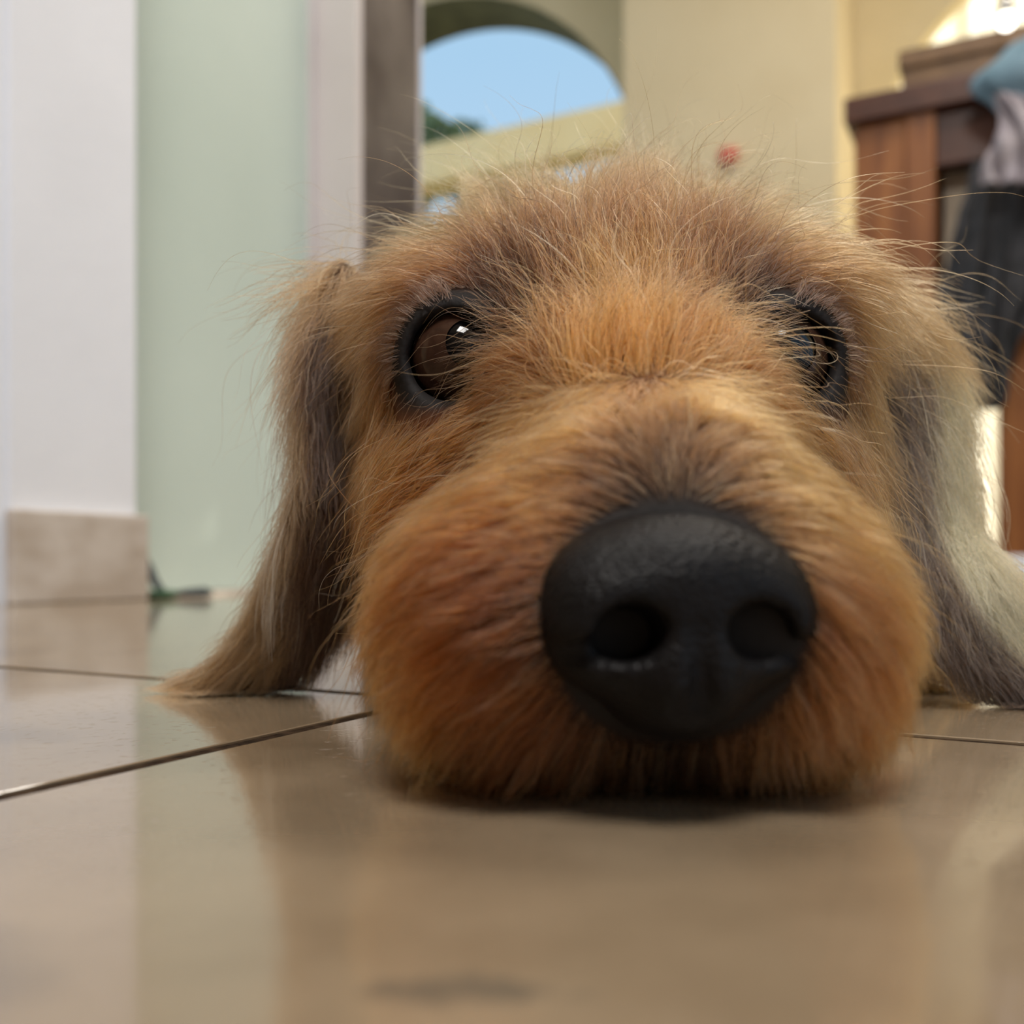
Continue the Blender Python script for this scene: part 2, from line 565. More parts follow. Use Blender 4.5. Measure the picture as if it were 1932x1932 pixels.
def lumpy(name, c, r, mat, amp, seed, sub=4, rotz=PLAN_ROT):
    rng = np.random.default_rng(seed)
    bm = bmesh.new()
    bmesh.ops.create_icosphere(bm, subdivisions=sub, radius=1.0)
    ks = rng.normal(0, 3.2, (7, 3)); ph = rng.uniform(0, 6.28, 7)
    for v in bm.verts:
        p = np.array(v.co)
        d = 1 + amp * sum(math.sin(ks[q] @ p + ph[q]) for q in range(7)) / 2.6
        v.co = Vector(p * d * np.asarray(r))
    o = link_bm(name, bm, mat, None, True)
    o.location = c
    o.rotation_euler = (0, 0, rotz)
    return o


a_, z_ = plan_at(1962, 138, 2.215)
tw = lumpy('towel', W3(a_, 2.215, z_), (.105, .035, .085), M_teal, .10, 4)
tag(tw, 'crumpled blue grey towel heaped on the console table edge above the scarf', 'towel')

# sheer curtain in the second archway
def curtain_material():
    m, nt, out = new_mat('sheer_white_curtain')
    N, L = nt.nodes, nt.links
    d = N.new('ShaderNodeBsdfDiffuse'); d.inputs[0].default_value = lin4((246, 240, 226))
    t = N.new('ShaderNodeBsdfTranslucent'); t.inputs[0].default_value = lin4((252, 246, 228))
    nz = N.new('ShaderNodeTexNoise'); nz.inputs['Scale'].default_value = 400
    mr = N.new('ShaderNodeMapRange'); mr.inputs['To Min'].default_value = .6; mr.inputs['To Max'].default_value = .75
    L.new(nz.outputs['Fac'], mr.inputs['Value'])
    x = N.new('ShaderNodeMixShader'); L.new(mr.outputs[0], x.inputs[0])
    L.new(d.outputs[0], x.inputs[1]); L.new(t.outputs[0], x.inputs[2]); L.new(x.outputs[0], out.inputs[0])
    return m


V, F = [], []
NU, NVc = 260, 24
for j in range(NVc + 1):
    for i in range(NU + 1):
        a = -0.405 + (0.80 + 0.405) * i / NU
        ztop = 1.095 + math.sqrt(max(.0, .68 ** 2 - min(abs(a - .190), .675) ** 2)) + .03
        z = .02 + (ztop - .02) * j / NVc
        b = 3.225 + .040 * math.sin(2 * math.pi * a / .105) + .006 * math.sin(2 * math.pi * a / .031 + 2 * z)
        V.append(W3(a, b, z))
n = NU + 1
F = [(j * n + i, j * n + i + 1, (j + 1) * n + i + 1, (j + 1) * n + i) for j in range(NVc) for i in range(NU)]
cu = empty('curtain', W3(.2, 3.225, .02))
tag(cu, 'sheer white curtain with vertical pleats glowing with sun in the second archway', 'curtain')
keep_world(link_mesh('pleated_cloth', V, F, curtain_material(), None, True), cu)
bm = bmesh.new()
prev = None
for k in range(37):  # curved rail
    th = math.pi * k / 36
    p = Vector(W3(.190 - .68 * math.cos(th), 3.225, 1.135 + .68 * math.sin(th)))
    ring = [bm.verts.new(p + Vector((.006 * math.cos(q), 0, .006 * math.sin(q)))) for q in (0, 1.57, 3.14, 4.71)]
    if prev:
        for q in range(4):
            bm.faces.new((prev[q], prev[(q + 1) % 4], ring[(q + 1) % 4], ring[q]))
    prev = ring
keep_world(link_bm('curtain_rail', bm, M_white), cu)

# round white lamp globe near the curtain
def glow_material(name, col, strength):
    m, nt, out = new_mat(name)
    e = nt.nodes.new('ShaderNodeEmission'); e.inputs[0].default_value = lin4(col); e.inputs[1].default_value = strength
    nt.links.new(e.outputs[0], out.inputs[0])
    return m


a_, z_ = plan_at(1899, 40, 2.30)
lg = empty('globe_lamp', W3(a_, 2.30, z_))
tag(lg, 'small round white lit globe lamp hanging above the wooden box', 'lamp')
bm = bmesh.new(); bmesh.ops.create_uvsphere(bm, u_segments=24, v_segments=16, radius=.017)
g_ = link_bm('globe', bm, glow_material('lit_globe', (255, 250, 236), 6.0), None, True); g_.location = W3(a_, 2.30, z_); keep_world(g_, lg)
bm = bmesh.new(); bmesh.ops.create_cone(bm, cap_ends=True, segments=16, radius1=.016, radius2=.010, depth=.03)
g_ = link_bm('socket', bm, M_metal, None, True); g_.location = W3(a_, 2.30, z_ + .04); keep_world(g_, lg)
bm = bmesh.new(); bmesh.ops.create_cone(bm, cap_ends=True, segments=8, radius1=.002, radius2=.002, depth=2.42 - z_ - .05)
g_ = link_bm('cord', bm, M_black, None, True); g_.location = W3(a_, 2.30, (2.42 + z_ + .05) / 2); keep_world(g_, lg)

# small red ornament on the pier
a_, z_ = plan_at(1374, 296, 2.78)
ro = lumpy('ornament', W3(a_, 2.772, z_), (.030, .018, .026), noise_mat('red_glaze', (196, 84, 70), (214, 104, 88), 30, .4), .08, 9, 3)
tag(ro, 'small red ornament fixed to the cream pier just above the dog', 'ornament')

# chew toy by the green door
ty = empty('dog_toy', W3(-.715, .66, 0))
tag(ty, 'small grey and green rubber dog toy on the floor by the pale green door', 'toy')
M_tg = noise_mat('dark_green_rubber', (44, 76, 52), (62, 96, 64), 60, .6)
M_tk = noise_mat('dark_grey_rubber', (62, 70, 70), (84, 90, 90), 60, .6)


def tube(name, pts, rad, mat, parent):
    P_ = np.array(pts, float)
    bm = bmesh.new(); prev = None
    for i, p in enumerate(P_):
        t = norm1(P_[min(i + 1, len(P_) - 1)] - P_[max(i - 1, 0)])
        x = norm1(np.cross(t, (0.1, 0.3, 1.0))); y = np.cross(t, x)
        r = rad[i] if hasattr(rad, '__len__') else rad
        ring = [bm.verts.new(Vector(p + r * (math.cos(q) * x + math.sin(q) * y))) for q in np.linspace(0, 2 * math.pi, 13)[:-1]]
        if prev:
            for q in range(12):
                bm.faces.new((prev[q], prev[(q + 1) % 12], ring[(q + 1) % 12], ring[q]))
        else:
            bm.faces.new(ring[::-1])
        prev = ring
    bm.faces.new(prev)
    o = link_bm(name, bm, mat, None, True)
    if parent:
        keep_world(o, parent)
    return o


def norm1(v):
    return np.asarray(v) / np.linalg.norm(v)


def flo(px, py, dz=0.0, Y=None):
    Y = CAM_H * F_PX / (py - H_PX) if Y is None else Y
    return unproject(px, py, Y) + np.array([0, 0, dz])


tube('strap', [unproject(276, 1052, .90), unproject(284, 1078, .89), unproject(292, 1098, .885), unproject(305, 1114, .88)], [.002, .0042, .0042, .003], M_tk, ty)
tube('green_sole', [unproject(266, 1122, .875) , unproject(290, 1122, .872), unproject(315, 1121, .872), unproject(338, 1121, .875)], [.0035, .0042, .0042, .0028], M_tg, ty)
tube('grey_end', [unproject(338, 1120, .88), unproject(360, 1118, .885), unproject(385, 1117, .885), unproject(400, 1119, .885)], [.0030, .0042, .0048, .0022], M_tk, ty)

# pergola outside
M_perg = noise_mat('cream_beam', (246, 214, 156), (250, 222, 168), 4, .9)
pg = empty('pergola', W3(-2.4, 6.0, -.02))
tag(pg, 'cream pergola beam on square posts outside the first archway', 'pergola')
keep_world(pbox('beam', -7.5, -.9, 6.0, 6.25, 2.70, 2.975, M_perg, None, .01), pg)
for a in (-6.6, -1.55):
    keep_world(pbox('post', a - .12, a + .12, 6.01, 6.24, -.02, 2.70, M_perg, None, .01), pg)

# trees beyond the pergola
M_leaf = noise_mat('grey_green_leaves', (86, 104, 72), (128, 142, 104), 3, .9)
M_bark = noise_mat('tree_bark', (84, 70, 56), (104, 88, 70), 8, .95)


def tree(px, py_top, Y, rad, seed, label):
    top = unproject(px, py_top, Y)
    base = np.array([top[0], top[1], -.02])
    t = empty('tree', base); tag(t, label, 'tree', 'trees beyond the pergola')
    tube('trunk', [base, base + (0.05, 0, top[2] * .4), base + (0, 0, top[2] * .8)], [.16, .12, .06], M_bark, t)
    rng = np.random.default_rng(seed)
    bm = bmesh.new()
    for q in range(420):
        d = norm1(rng.normal(0, 1, 3)); r_ = rng.random() ** .4
        p = top + np.array([0, 0, -rad * 1.25]) + d * r_ * np.array([rad, rad, rad * 1.2])
        s = rad * rng.uniform(.10, .2)
        M_ = Matrix.Translation(Vector(p)) @ Matrix.Rotation(rng.uniform(0, 6), 4, Vector(norm1(rng.normal(0, 1, 3)))) @ Matrix.Diagonal((s, s * .7, s * .35, 1))
        bmesh.ops.create_icosphere(bm, subdivisions=1, radius=1.0, matrix=M_)
    f = link_bm('foliage', bm, M_leaf); f['kind'] = 'stuff'; keep_world(f, t)


tree(800, 196, 12.5, .50, 1, 'grey green tree rising left behind the pergola beam')
tree(882, 222, 15.5, .55, 2, 'low rounded grey green tree behind the middle of the pergola beam')
tree(965, 300, 19.0, .9, 3, 'squat grey green tree seen under the pergola beam')


# ------------------------------------------------------------------ dog: signed-distance sculpt
class Field:
    """Signed distance field on a rectilinear grid, meshed with surface nets."""

    def __init__(self, xs, ys, zs):
        self.ax = [np.asarray(a, dtype=np.float64) for a in (xs, ys, zs)]
        self.F = np.full([len(a) for a in self.ax], 0.2, dtype=np.float32)

    def _sub(self, lo, hi):
        sl = []
        for k in range(3):
            i0 = max(0, np.searchsorted(self.ax[k], lo[k]) - 1)
            i1 = min(len(self.ax[k]), np.searchsorted(self.ax[k], hi[k]) + 1)
            if i1 <= i0:
                return None, None
            sl.append(slice(i0, i1))
        g = np.meshgrid(*[self.ax[k][sl[k]].astype(np.float32) for k in range(3)], indexing='ij', sparse=True)
        return tuple(sl), g

    def combine(self, sl, d, k, op):
        f = self.F[sl]
        if op == 'add':
            h = np.maximum(k - np.abs(f - d), 0) / k
            self.F[sl] = np.minimum(f, d) - h * h * k * 0.25
        else:
            d = -d
            h = np.maximum(k - np.abs(f - d), 0) / k
            self.F[sl] = np.maximum(f, d) + h * h * k * 0.25

    def ellipsoid(self, c, r, R=None, k=0.01, op='add'):
        c = np.asarray(c, float); r = np.asarray(r, float)
        m = r.max() + k + 0.012
        sl, g = self._sub(c - m, c + m)
        if sl is None:
            return
        p = [g[i] - np.float32(c[i]) for i in range(3)]
        if R is not None:                      # rows of R: local axes
            p = [R[i][0] * p[0] + R[i][1] * p[1] + R[i][2] * p[2] for i in range(3)]
        k0 = np.sqrt(sum((p[i] / r[i]) ** 2 for i in range(3)))
        k1 = np.sqrt(sum((p[i] / r[i] ** 2) ** 2 for i in range(3)))
        d = (k0 * (k0 - 1) / np.maximum(k1, 1e-9)).astype(np.float32)
        self.combine(sl, d, k, op)

    def capsule(self, a, b, ra, rb, k=0.01, op='add'):
        a = np.asarray(a, float); b = np.asarray(b, float)
        m = max(ra, rb) + k + 0.012
        sl, g = self._sub(np.minimum(a, b) - m, np.maximum(a, b) + m)
        if sl is None:
            return
        ab = b - a
        p = [g[i] - np.float32(a[i]) for i in range(3)]
        t = np.clip((p[0] * ab[0] + p[1] * ab[1] + p[2] * ab[2]) / (ab @ ab), 0, 1)
        d = np.sqrt(sum((p[i] - t * ab[i]) ** 2 for i in range(3))) - (ra + (rb - ra) * t)
        self.combine(sl, d.astype(np.float32), k, op)

    def torus(self, c, axis, R, r, k=0.003, op='add'):
        c = np.asarray(c, float); axis = np.asarray(axis, float); axis /= np.linalg.norm(axis)
        m = R + r + k + 0.004
        sl, g = self._sub(c - m, c + m)
        p = [g[i] - np.float32(c[i]) for i in range(3)]
        h = sum(p[i] * axis[i] for i in range(3))
        q = np.sqrt(np.maximum(sum(p[i] ** 2 for i in range(3)) - h * h, 0)) - R
        d = np.sqrt(q * q + h * h) - r
        self.combine(sl, d.astype(np.float32), k, op)

    def half_space_floor(self, z):
        g = np.meshgrid(*[a.astype(np.float32) for a in self.ax], indexing='ij', sparse=True)
        self.F = np.maximum(self.F, np.float32(z) - g[2])

    def mesh(self, smooth_iter=3):
        F = self.F
        nx, ny, nz = F.shape
        ins = F < 0
        cell = np.zeros((nx - 1, ny - 1, nz - 1), np.int8)
        for dx in (0, 1):
            for dy in (0, 1):
                for dz in (0, 1):
                    cell += ins[dx:nx - 1 + dx, dy:ny - 1 + dy, dz:nz - 1 + dz]
        act = (cell > 0) & (cell < 8)
        idx = np.argwhere(act)
        ids = np.full(act.shape, -1, np.int64)
        ids[act] = np.arange(len(idx))
        acc = np.zeros((len(idx), 3)); cnt = np.zeros(len(idx))
        corners = [(0, 0, 0), (1, 0, 0), (0, 1, 0), (1, 1, 0), (0, 0, 1), (1, 0, 1), (0, 1, 1), (1, 1, 1)]
        for i, ca in enumerate(corners):
            for cb in corners[i + 1:]:
                if sum(abs(ca[q] - cb[q]) for q in range(3)) != 1:
                    continue
                ia = idx + np.array(ca); ib = idx + np.array(cb)
                fa = F[ia[:, 0], ia[:, 1], ia[:, 2]]; fb = F[ib[:, 0], ib[:, 1], ib[:, 2]]
                m = (fa < 0) != (fb < 0)
                t = np.where(m, fa / np.where(m, fa - fb, 1), 0)[:, None]
                pa = np.stack([self.ax[q][ia[:, q]] for q in range(3)], 1)
                pb = np.stack([self.ax[q][ib[:, q]] for q in range(3)], 1)
                acc += np.where(m[:, None], pa + (pb - pa) * t, 0)
                cnt += m
        V = acc / cnt[:, None]
        quads = []
        for axis in range(3):
            o1, o2 = [q for q in range(3) if q != axis]
            sl0 = [slice(None)] * 3; sl1 = [slice(None)] * 3
            sl0[axis] = slice(0, -1); sl1[axis] = slice(1, None)
            cr = ins[tuple(sl0)] != ins[tuple(sl1)]
            e = np.argwhere(cr)
            ok = (e[:, o1] > 0) & (e[:, o2] > 0) & (e[:, o1] < F.shape[o1] - 1) & (e[:, o2] < F.shape[o2] - 1)
            e = e[ok]
            fl = ins[e[:, 0], e[:, 1], e[:, 2]]
            if axis == 1:
                fl = ~fl
            q = []
            for d1, d2 in ((-1, -1), (0, -1), (0, 0), (-1, 0)):
                c = e.copy(); c[:, o1] += d1; c[:, o2] += d2
                q.append(ids[c[:, 0], c[:, 1], c[:, 2]])
            q = np.stack(q, 1)
            q[~fl] = q[~fl][:, ::-1]
            quads.append(q)
        Q = np.concatenate(quads)
        Q = Q[(Q >= 0).all(1)]
        for _ in range(smooth_iter):
            s = np.zeros_like(V); n = np.zeros(len(V))
            for a, b in ((0, 1), (1, 2), (2, 3), (3, 0)):
                np.add.at(s, Q[:, a], V[Q[:, b]]); np.add.at(s, Q[:, b], V[Q[:, a]])
                np.add.at(n, Q[:, a], 1); np.add.at(n, Q[:, b], 1)
            V = V + 0.45 * (s / np.maximum(n, 1)[:, None] - V)
        return V, Q

    def prepare(self):
        self.G = np.gradient(self.F, *self.ax)

    def sample(self, P, grad=True):
        ii, ff = [], []
        for k in range(3):
            a = self.ax[k]
            i = np.clip(np.searchsorted(a, P[:, k]) - 1, 0, len(a) - 2)
            ii.append(i); ff.append(np.clip((P[:, k] - a[i]) / (a[i + 1] - a[i]), 0, 1))
        out = [0, 0, 0, 0]
        arrs = [self.F] + (list(self.G) if grad else [])
        for dx in (0, 1):
            for dy in (0, 1):
                for dz in (0, 1):
                    w = (ff[0] if dx else 1 - ff[0]) * (ff[1] if dy else 1 - ff[1]) * (ff[2] if dz else 1 - ff[2])
                    for q, A in enumerate(arrs):
                        out[q] = out[q] + w * A[ii[0] + dx, ii[1] + dy, ii[2] + dz]
        if not grad:
            return out[0]
        g = np.stack(out[1:], 1)
        g /= np.maximum(np.linalg.norm(g, axis=1), 1e-9)[:, None]
        return out[0], g


def norm(v):
    return v / np.maximum(np.linalg.norm(v, axis=-1, keepdims=True), 1e-12)


def axis_x(Y):
    return 0.0195 + (Y - 0.115) * 0.03


STEP = 0.0015
ys = np.concatenate([np.arange(0.112, 0.300, STEP), 0.300 + np.cumsum(np.linspace(0.002, 0.0075, 125))])
ys = ys[ys < 1.02]
D = Field(np.arange(-0.105, 0.145, STEP), ys, np.arange(-0.004, 0.185, STEP))

# skull, brow, bridge, muzzle, cheeks
D.ellipsoid((axis_x(.245), .246, .068), (.050, .058, .0425), k=.012)
for s in (-1, 1):
    D.ellipsoid((axis_x(.215) + s * .029, .214, .0840), (.017, .016, .0095), k=.012)         # brow ridge
    D.ellipsoid((axis_x(.215) + s * (.0255 if s > 0 else .0285), .216, .0460), (.0225, .036, .032), k=.014)   # cheek
    D.ellipsoid((axis_x(.155) + s * .0165 - (.0038 if s > 0 else .0005), .157, .0245), (.0215, .036, .0205), k=.014)       # lip / flew
D.capsule((axis_x(.20), .205, .0630), (axis_x(.145), .145, .0370), .0225, .0165, k=.014)     # bridge of the muzzle
D.ellipsoid((axis_x(.15), .160, .0185), (.030, .034, .0155), k=.012)                         # chin
D.capsule((axis_x(.25), .252, .052), (.022, .36, .070), .046, .056, k=.03)                   # neck
# eyes
EYES = [dict(c=np.array([-.0102, .1985, .0716]), r=.0100, look=norm(np.array([.30, -1.0, .16]))),
        dict(c=np.array([.0522, .1995, .0714]), r=.0100, look=norm(np.array([.05, -1.0, .10])))]
for s, e in zip((-1, 1), EYES):
    e['axis'] = norm(np.array([s * .16, -1.0, -.10]))
    e['ap'] = e['c'] + e['axis'] * .0052
    D.ellipsoid(e['c'], (.0125, .0125, .0125), k=.008)
    D.torus(e['ap'], e['axis'], .0086, .0019, k=.004)
for e in EYES:
    D.ellipsoid(e['c'], (e['r'] + .0003,) * 3, k=.0008, op='sub')
    D.capsule(e['c'], e['c'] + e['axis'] * .03, .0070, .012, k=.0015, op='sub')
# nose socket is closed by the separate nose part
# trunk and limbs behind the head
D.capsule((.022, .36, .078), (.040, .66, .078), .064, .058, k=.03)
D.ellipsoid((.024, .39, .070), (.062, .075, .066), k=.02)
for s in (-1, 1):
    D.ellipsoid((.042 + s * .034, .665, .062), (.034, .062, .052), k=.02)                    # thigh
    D.capsule((.042 + s * .050, .66, .028), (.042 + s * .062, .56, .016), .020, .014, k=.012)
    D.ellipsoid((.042 + s * .063, .540, .013), (.015, .024, .012), k=.010)
D.capsule((.046, .70, .085), (.070, .80, .050), .020, .014, k=.015)
D.capsule((.070, .80, .050), (.110, .97, .018), .014, .007, k=.010)
D.capsule((-.018, .37, .060), (-.026, .43, .028), .028, .019, k=.015)
D.capsule((-.026, .43, .026), (-.006, .305, .015), .017, .0125, k=.010)
D.ellipsoid((-.004, .292, .0125), (.014, .020, .0115), k=.008)
D.capsule((.066, .37, .060), (.088, .41, .028), .028, .019, k=.015)
D.capsule((.088, .41, .026), (.100, .285, .014), .016, .0115, k=.010)
D.ellipsoid((.1005, .268, .0105), (.0125, .0175, .0095), k=.008)
for (x, y) in ((-.004, .276), (.1005, .253)):
    for q in (-1.5, -.5, .5, 1.5):
        D.ellipsoid((x + q * .0062, y + abs(q) * .0022, .0066), (.0036, .0075, .0056), k=.0025)

# ears: chains of flattened ellipsoids along a spline
def catmull(P, n):
    P = np.asarray(P, float)
    P = np.vstack([2 * P[0] - P[1], P, 2 * P[-1] - P[-2]])
    out = []
    m = len(P) - 3
    for u in np.linspace(0, m - 1e-6, n):
        i = int(u); t = u - i
        p0, p1, p2, p3 = P[i:i + 4]
        out.append(.5 * (2 * p1 + (p2 - p0) * t + (2 * p0 - 5 * p1 + 4 * p2 - p3) * t * t + (3 * p1 - p0 - 3 * p2 + p3) * t ** 3))
    return np.array(out)


EARS = []
for cl_, wd_, hw_ in (
    ([unproject(668, 575, .240), unproject(632, 700, .233), unproject(638, 870, .232), unproject(625, 1000, .234),
      unproject(585, 1120, .238), unproject(515, 1225, .242), unproject(435, 1284, .245), unproject(355, 1305, .246)],
     [(.3, .95, 0), (.3, .95, 0), (.35, .93, -.05), (.55, .8, -.2), (.75, .45, -.5), (.6, .45, -.65), (.3, .8, -.5), (.2, .9, -.3)],
     [.013, .0145, .0140, .0125, .0105, .0085, .0062, .0028]),
    ([unproject(1650, 580, .241), unproject(1715, 690, .238), unproject(1742, 840, .236), unproject(1752, 975, .232),
      unproject(1798, 1095, .226), unproject(1866, 1200, .225), unproject(1945, 1268, .225), unproject(2010, 1302, .226)],
     [(.7, .7, 0), (.78, .6, 0), (.8, .58, 0), (.8, .55, .1), (.75, .45, .5), (.6, .45, .65), (.4, .7, .55), (.2, .9, .3)],
     [.0135, .0150, .0155, .0150, .0140, .0110, .0080, .0030])):
    C_ = catmull(cl_, 26); Wd = norm(catmull(wd_, 26)); Hw = catmull(np.array(hw_)[:, None], 26)[:, 0]
    T_ = norm(np.gradient(C_, axis=0))
    Wd = norm(Wd - T_ * (Wd * T_).sum(1, keepdims=True))
    Nn = np.cross(T_, Wd)
    EARS.append(dict(C=C_, T=T_, W=Wd, N=Nn, h=Hw))
    seg = np.linalg.norm(C_[1] - C_[0])
    for i in range(26):
        D.ellipsoid(C_[i], (max(.006, seg * 1.5), Hw[i], .0021), R=np.stack([T_[i], Wd[i], Nn[i]]), k=.0025)
D.half_space_floor(0.0006)
D.prepare()
BV, BQ = D.mesh(2)

# ------------------------------------------------------------------ groom guides
def first_hit(px, py):
    o = np.array([0, 0, CAM_H]); d = norm(unproject(px, py, 1.0) - o)
    t = np.linspace(.10, .34, 600)
    P = o + d * t[:, None]
    f = D.sample(P, False)
    k = np.argmax(f < 0) if (f < 0).any() else int(np.argmin(f))
    return P[k]


# px, py, direction on the face (right, down), length cm, lift, colour
GUIDES = [
    # bridge of the muzzle
    (1185, 745, 0, 1, .9, .45, (180, 130, 78)), (1120, 770, -1, .25, 1.1, .35, (182, 130, 76)), (1250, 770, 1, .15, 1.1, .35, (190, 142, 88)),
    (1000, 780, -1, .12, 1.2, .30, (174, 122, 70)), (1370, 780, 1, .15, 1.2, .30, (190, 144, 90)), (1090, 850, -1, .05, 1.0, .28, (182, 128, 74)),
    (930, 830, -.9, .45, 1.2, .30, (168, 116, 66)), (1450, 830, .9, .45, 1.2, .28, (188, 144, 90)), (1240, 850, -.1, -1, .9, .30, (120, 92, 64)),
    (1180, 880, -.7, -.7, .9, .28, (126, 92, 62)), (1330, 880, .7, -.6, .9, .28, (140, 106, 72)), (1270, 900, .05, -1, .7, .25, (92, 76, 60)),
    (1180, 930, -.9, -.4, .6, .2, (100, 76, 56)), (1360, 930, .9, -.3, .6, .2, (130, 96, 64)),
    (1430, 900, 1, .25, 1.1, .25, (186, 142, 88)), (1080, 920, -1, -.05, 1.0, .25, (170, 114, 62)),
    # lips and cheeks of the muzzle, left
    (960, 900, -1, .12, 1.2, .28, (172, 112, 58)), (850, 920, -.95, .3, 1.3, .30, (168, 108, 56)), (780, 980, -.8, .6, 1.3, .35, (164, 106, 58)),
    (950, 1000, -.95, .15, 1.2, .25, (152, 90, 44)), (860, 1060, -.95, .25, 1.3, .28, (152, 92, 46)), (990, 1100, -1, .15, .9, .2, (128, 78, 42)),
    (900, 1160, -.9, .4, 1.3, .28, (154, 94, 48)), (730, 1120, -.6, .8, 1.3, .35, (162, 106, 60)), (690, 1240, -.35, .95, 1.3, .35, (160, 104, 58)),
    (850, 1270, -.75, .65, 1.5, .30, (172, 110, 56)), (970, 1250, -.8, .55, 1.2, .25, (142, 88, 46)), (700, 1360, -.25, 1, 1.2, .35, (152, 104, 58)),
    (830, 1390, -.5, .85, 1.4, .30, (164, 106, 56)), (980, 1370, -.45, .9, 1.4, .28, (138, 88, 50)), (1060, 1400, -.3, 1, 1.3, .28, (124, 84, 52)),
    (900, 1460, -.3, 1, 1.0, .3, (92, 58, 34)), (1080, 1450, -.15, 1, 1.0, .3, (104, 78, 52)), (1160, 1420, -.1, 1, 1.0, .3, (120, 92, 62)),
    # right
    (1560, 980, .8, .55, 1.2, .28, (186, 134, 80)), (1640, 1040, .6, .75, 1.2, .30, (192, 142, 88)), (1580, 1100, .7, .65, 1.2, .25, (172, 116, 72)),
    (1560, 1200, .65, .7, 1.2, .25, (168, 114, 72)), (1680, 1130, .5, .85, 1.2, .30, (192, 140, 86)), (1730, 1250, .35, .9, 1.3, .35, (192, 140, 86)),
    (1630, 1280, .6, .8, 1.4, .28, (176, 120, 74)), (1740, 1360, .35, .95, 1.4, .40, (176, 132, 84)), (1520, 1300, .4, .9, 1.2, .25, (158, 110, 70)),
    (1440, 1380, .15, 1, 1.1, .28, (136, 100, 66)), (1560, 1400, .3, .95, 1.4, .28, (164, 112, 70)), (1660, 1410, .4, .9, 1.4, .32, (166, 116, 72)),
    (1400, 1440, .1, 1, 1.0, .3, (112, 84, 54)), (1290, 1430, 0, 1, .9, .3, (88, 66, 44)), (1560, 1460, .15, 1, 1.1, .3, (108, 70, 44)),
    # cheeks
    (740, 820, -.55, .85, 1.3, .32, (172, 122, 74)), (850, 810, -.8, .6, 1.0, .28, (170, 118, 68)), (720, 930, -.35, .95, 1.4, .32, (152, 102, 60)),
    (690, 990, -.1, 1, 1.4, .3, (120, 82, 52)), (1570, 820, .45, .9, 1.5, .30, (156, 120, 84)), (1610, 900, .5, .85, 1.7, .35, (166, 130, 90)), (1520, 870, .55, .8, 1.3, .28, (150, 112, 76)),
    # between the eyes
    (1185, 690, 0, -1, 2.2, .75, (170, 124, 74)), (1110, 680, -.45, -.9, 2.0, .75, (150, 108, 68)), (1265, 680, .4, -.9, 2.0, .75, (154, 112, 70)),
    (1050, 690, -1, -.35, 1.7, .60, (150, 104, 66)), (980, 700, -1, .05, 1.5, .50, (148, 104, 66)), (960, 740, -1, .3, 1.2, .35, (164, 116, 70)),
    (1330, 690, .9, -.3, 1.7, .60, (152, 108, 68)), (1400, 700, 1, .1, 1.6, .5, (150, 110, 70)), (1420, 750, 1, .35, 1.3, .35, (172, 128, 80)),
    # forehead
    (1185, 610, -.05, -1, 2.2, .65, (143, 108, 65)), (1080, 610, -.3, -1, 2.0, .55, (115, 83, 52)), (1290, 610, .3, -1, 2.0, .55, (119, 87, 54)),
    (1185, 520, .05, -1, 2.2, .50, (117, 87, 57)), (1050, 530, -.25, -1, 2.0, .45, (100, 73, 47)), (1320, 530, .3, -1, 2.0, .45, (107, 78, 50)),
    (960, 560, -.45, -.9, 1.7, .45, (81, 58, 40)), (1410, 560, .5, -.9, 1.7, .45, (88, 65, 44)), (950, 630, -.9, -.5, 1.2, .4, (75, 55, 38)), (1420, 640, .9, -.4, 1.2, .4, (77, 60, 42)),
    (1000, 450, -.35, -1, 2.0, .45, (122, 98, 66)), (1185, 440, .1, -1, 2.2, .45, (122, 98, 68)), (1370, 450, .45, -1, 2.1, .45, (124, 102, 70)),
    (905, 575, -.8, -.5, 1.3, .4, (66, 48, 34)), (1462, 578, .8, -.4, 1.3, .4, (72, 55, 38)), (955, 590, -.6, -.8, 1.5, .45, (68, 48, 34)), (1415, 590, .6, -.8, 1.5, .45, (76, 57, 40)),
    # brows
    (860, 545, -.9, -.15, 1.6, .35, (136, 96, 64)), (780, 560, -.9, .35, 1.8, .35, (168, 132, 94)), (720, 620, -.6, .8, 2.2, .35, (160, 126, 92)), (850, 500, -.9, -.35, 2.2, .4, (150, 112, 78)),
    (700, 720, -.4, .92, 2.4, .35, (140, 106, 76)), (690, 820, -.25, 1, 2.2, .35, (120, 88, 62)), (760, 480, -.98, -.15, 2.6, .5, (170, 138, 100)),
    (1500, 545, .8, -.05, 1.6, .35, (140, 104, 70)), (1570, 560, .85, .45, 1.9, .35, (172, 138, 98)), (1620, 640, .6, .8, 2.4, .35, (174, 142, 102)), (1500, 490, .85, -.35, 2.4, .45, (154, 120, 84)),
    (1630, 740, .4, .92, 2.6, .35, (158, 126, 92)), (1650, 840, .3, .95, 2.4, .35, (140, 110, 82)), (1570, 480, .98, -.1, 2.8, .5, (170, 138, 102)),
    # crown
    (900, 420, -.65, -.7, 2.4, .55, (141, 123, 88)), (1000, 390, -.4, -.9, 2.4, .55, (143, 125, 90)), (1185, 390, .15, -1, 2.4, .55, (143, 125, 92)), (1370, 400, .5, -.85, 2.4, .55, (144, 127, 94)),
    (1450, 430, .75, -.6, 2.4, .55, (146, 129, 96)),
]
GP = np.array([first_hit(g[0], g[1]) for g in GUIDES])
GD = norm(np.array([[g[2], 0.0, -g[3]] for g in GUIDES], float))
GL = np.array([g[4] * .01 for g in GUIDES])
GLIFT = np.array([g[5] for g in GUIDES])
GC = np.array([lin(g[6]) for g in GUIDES])

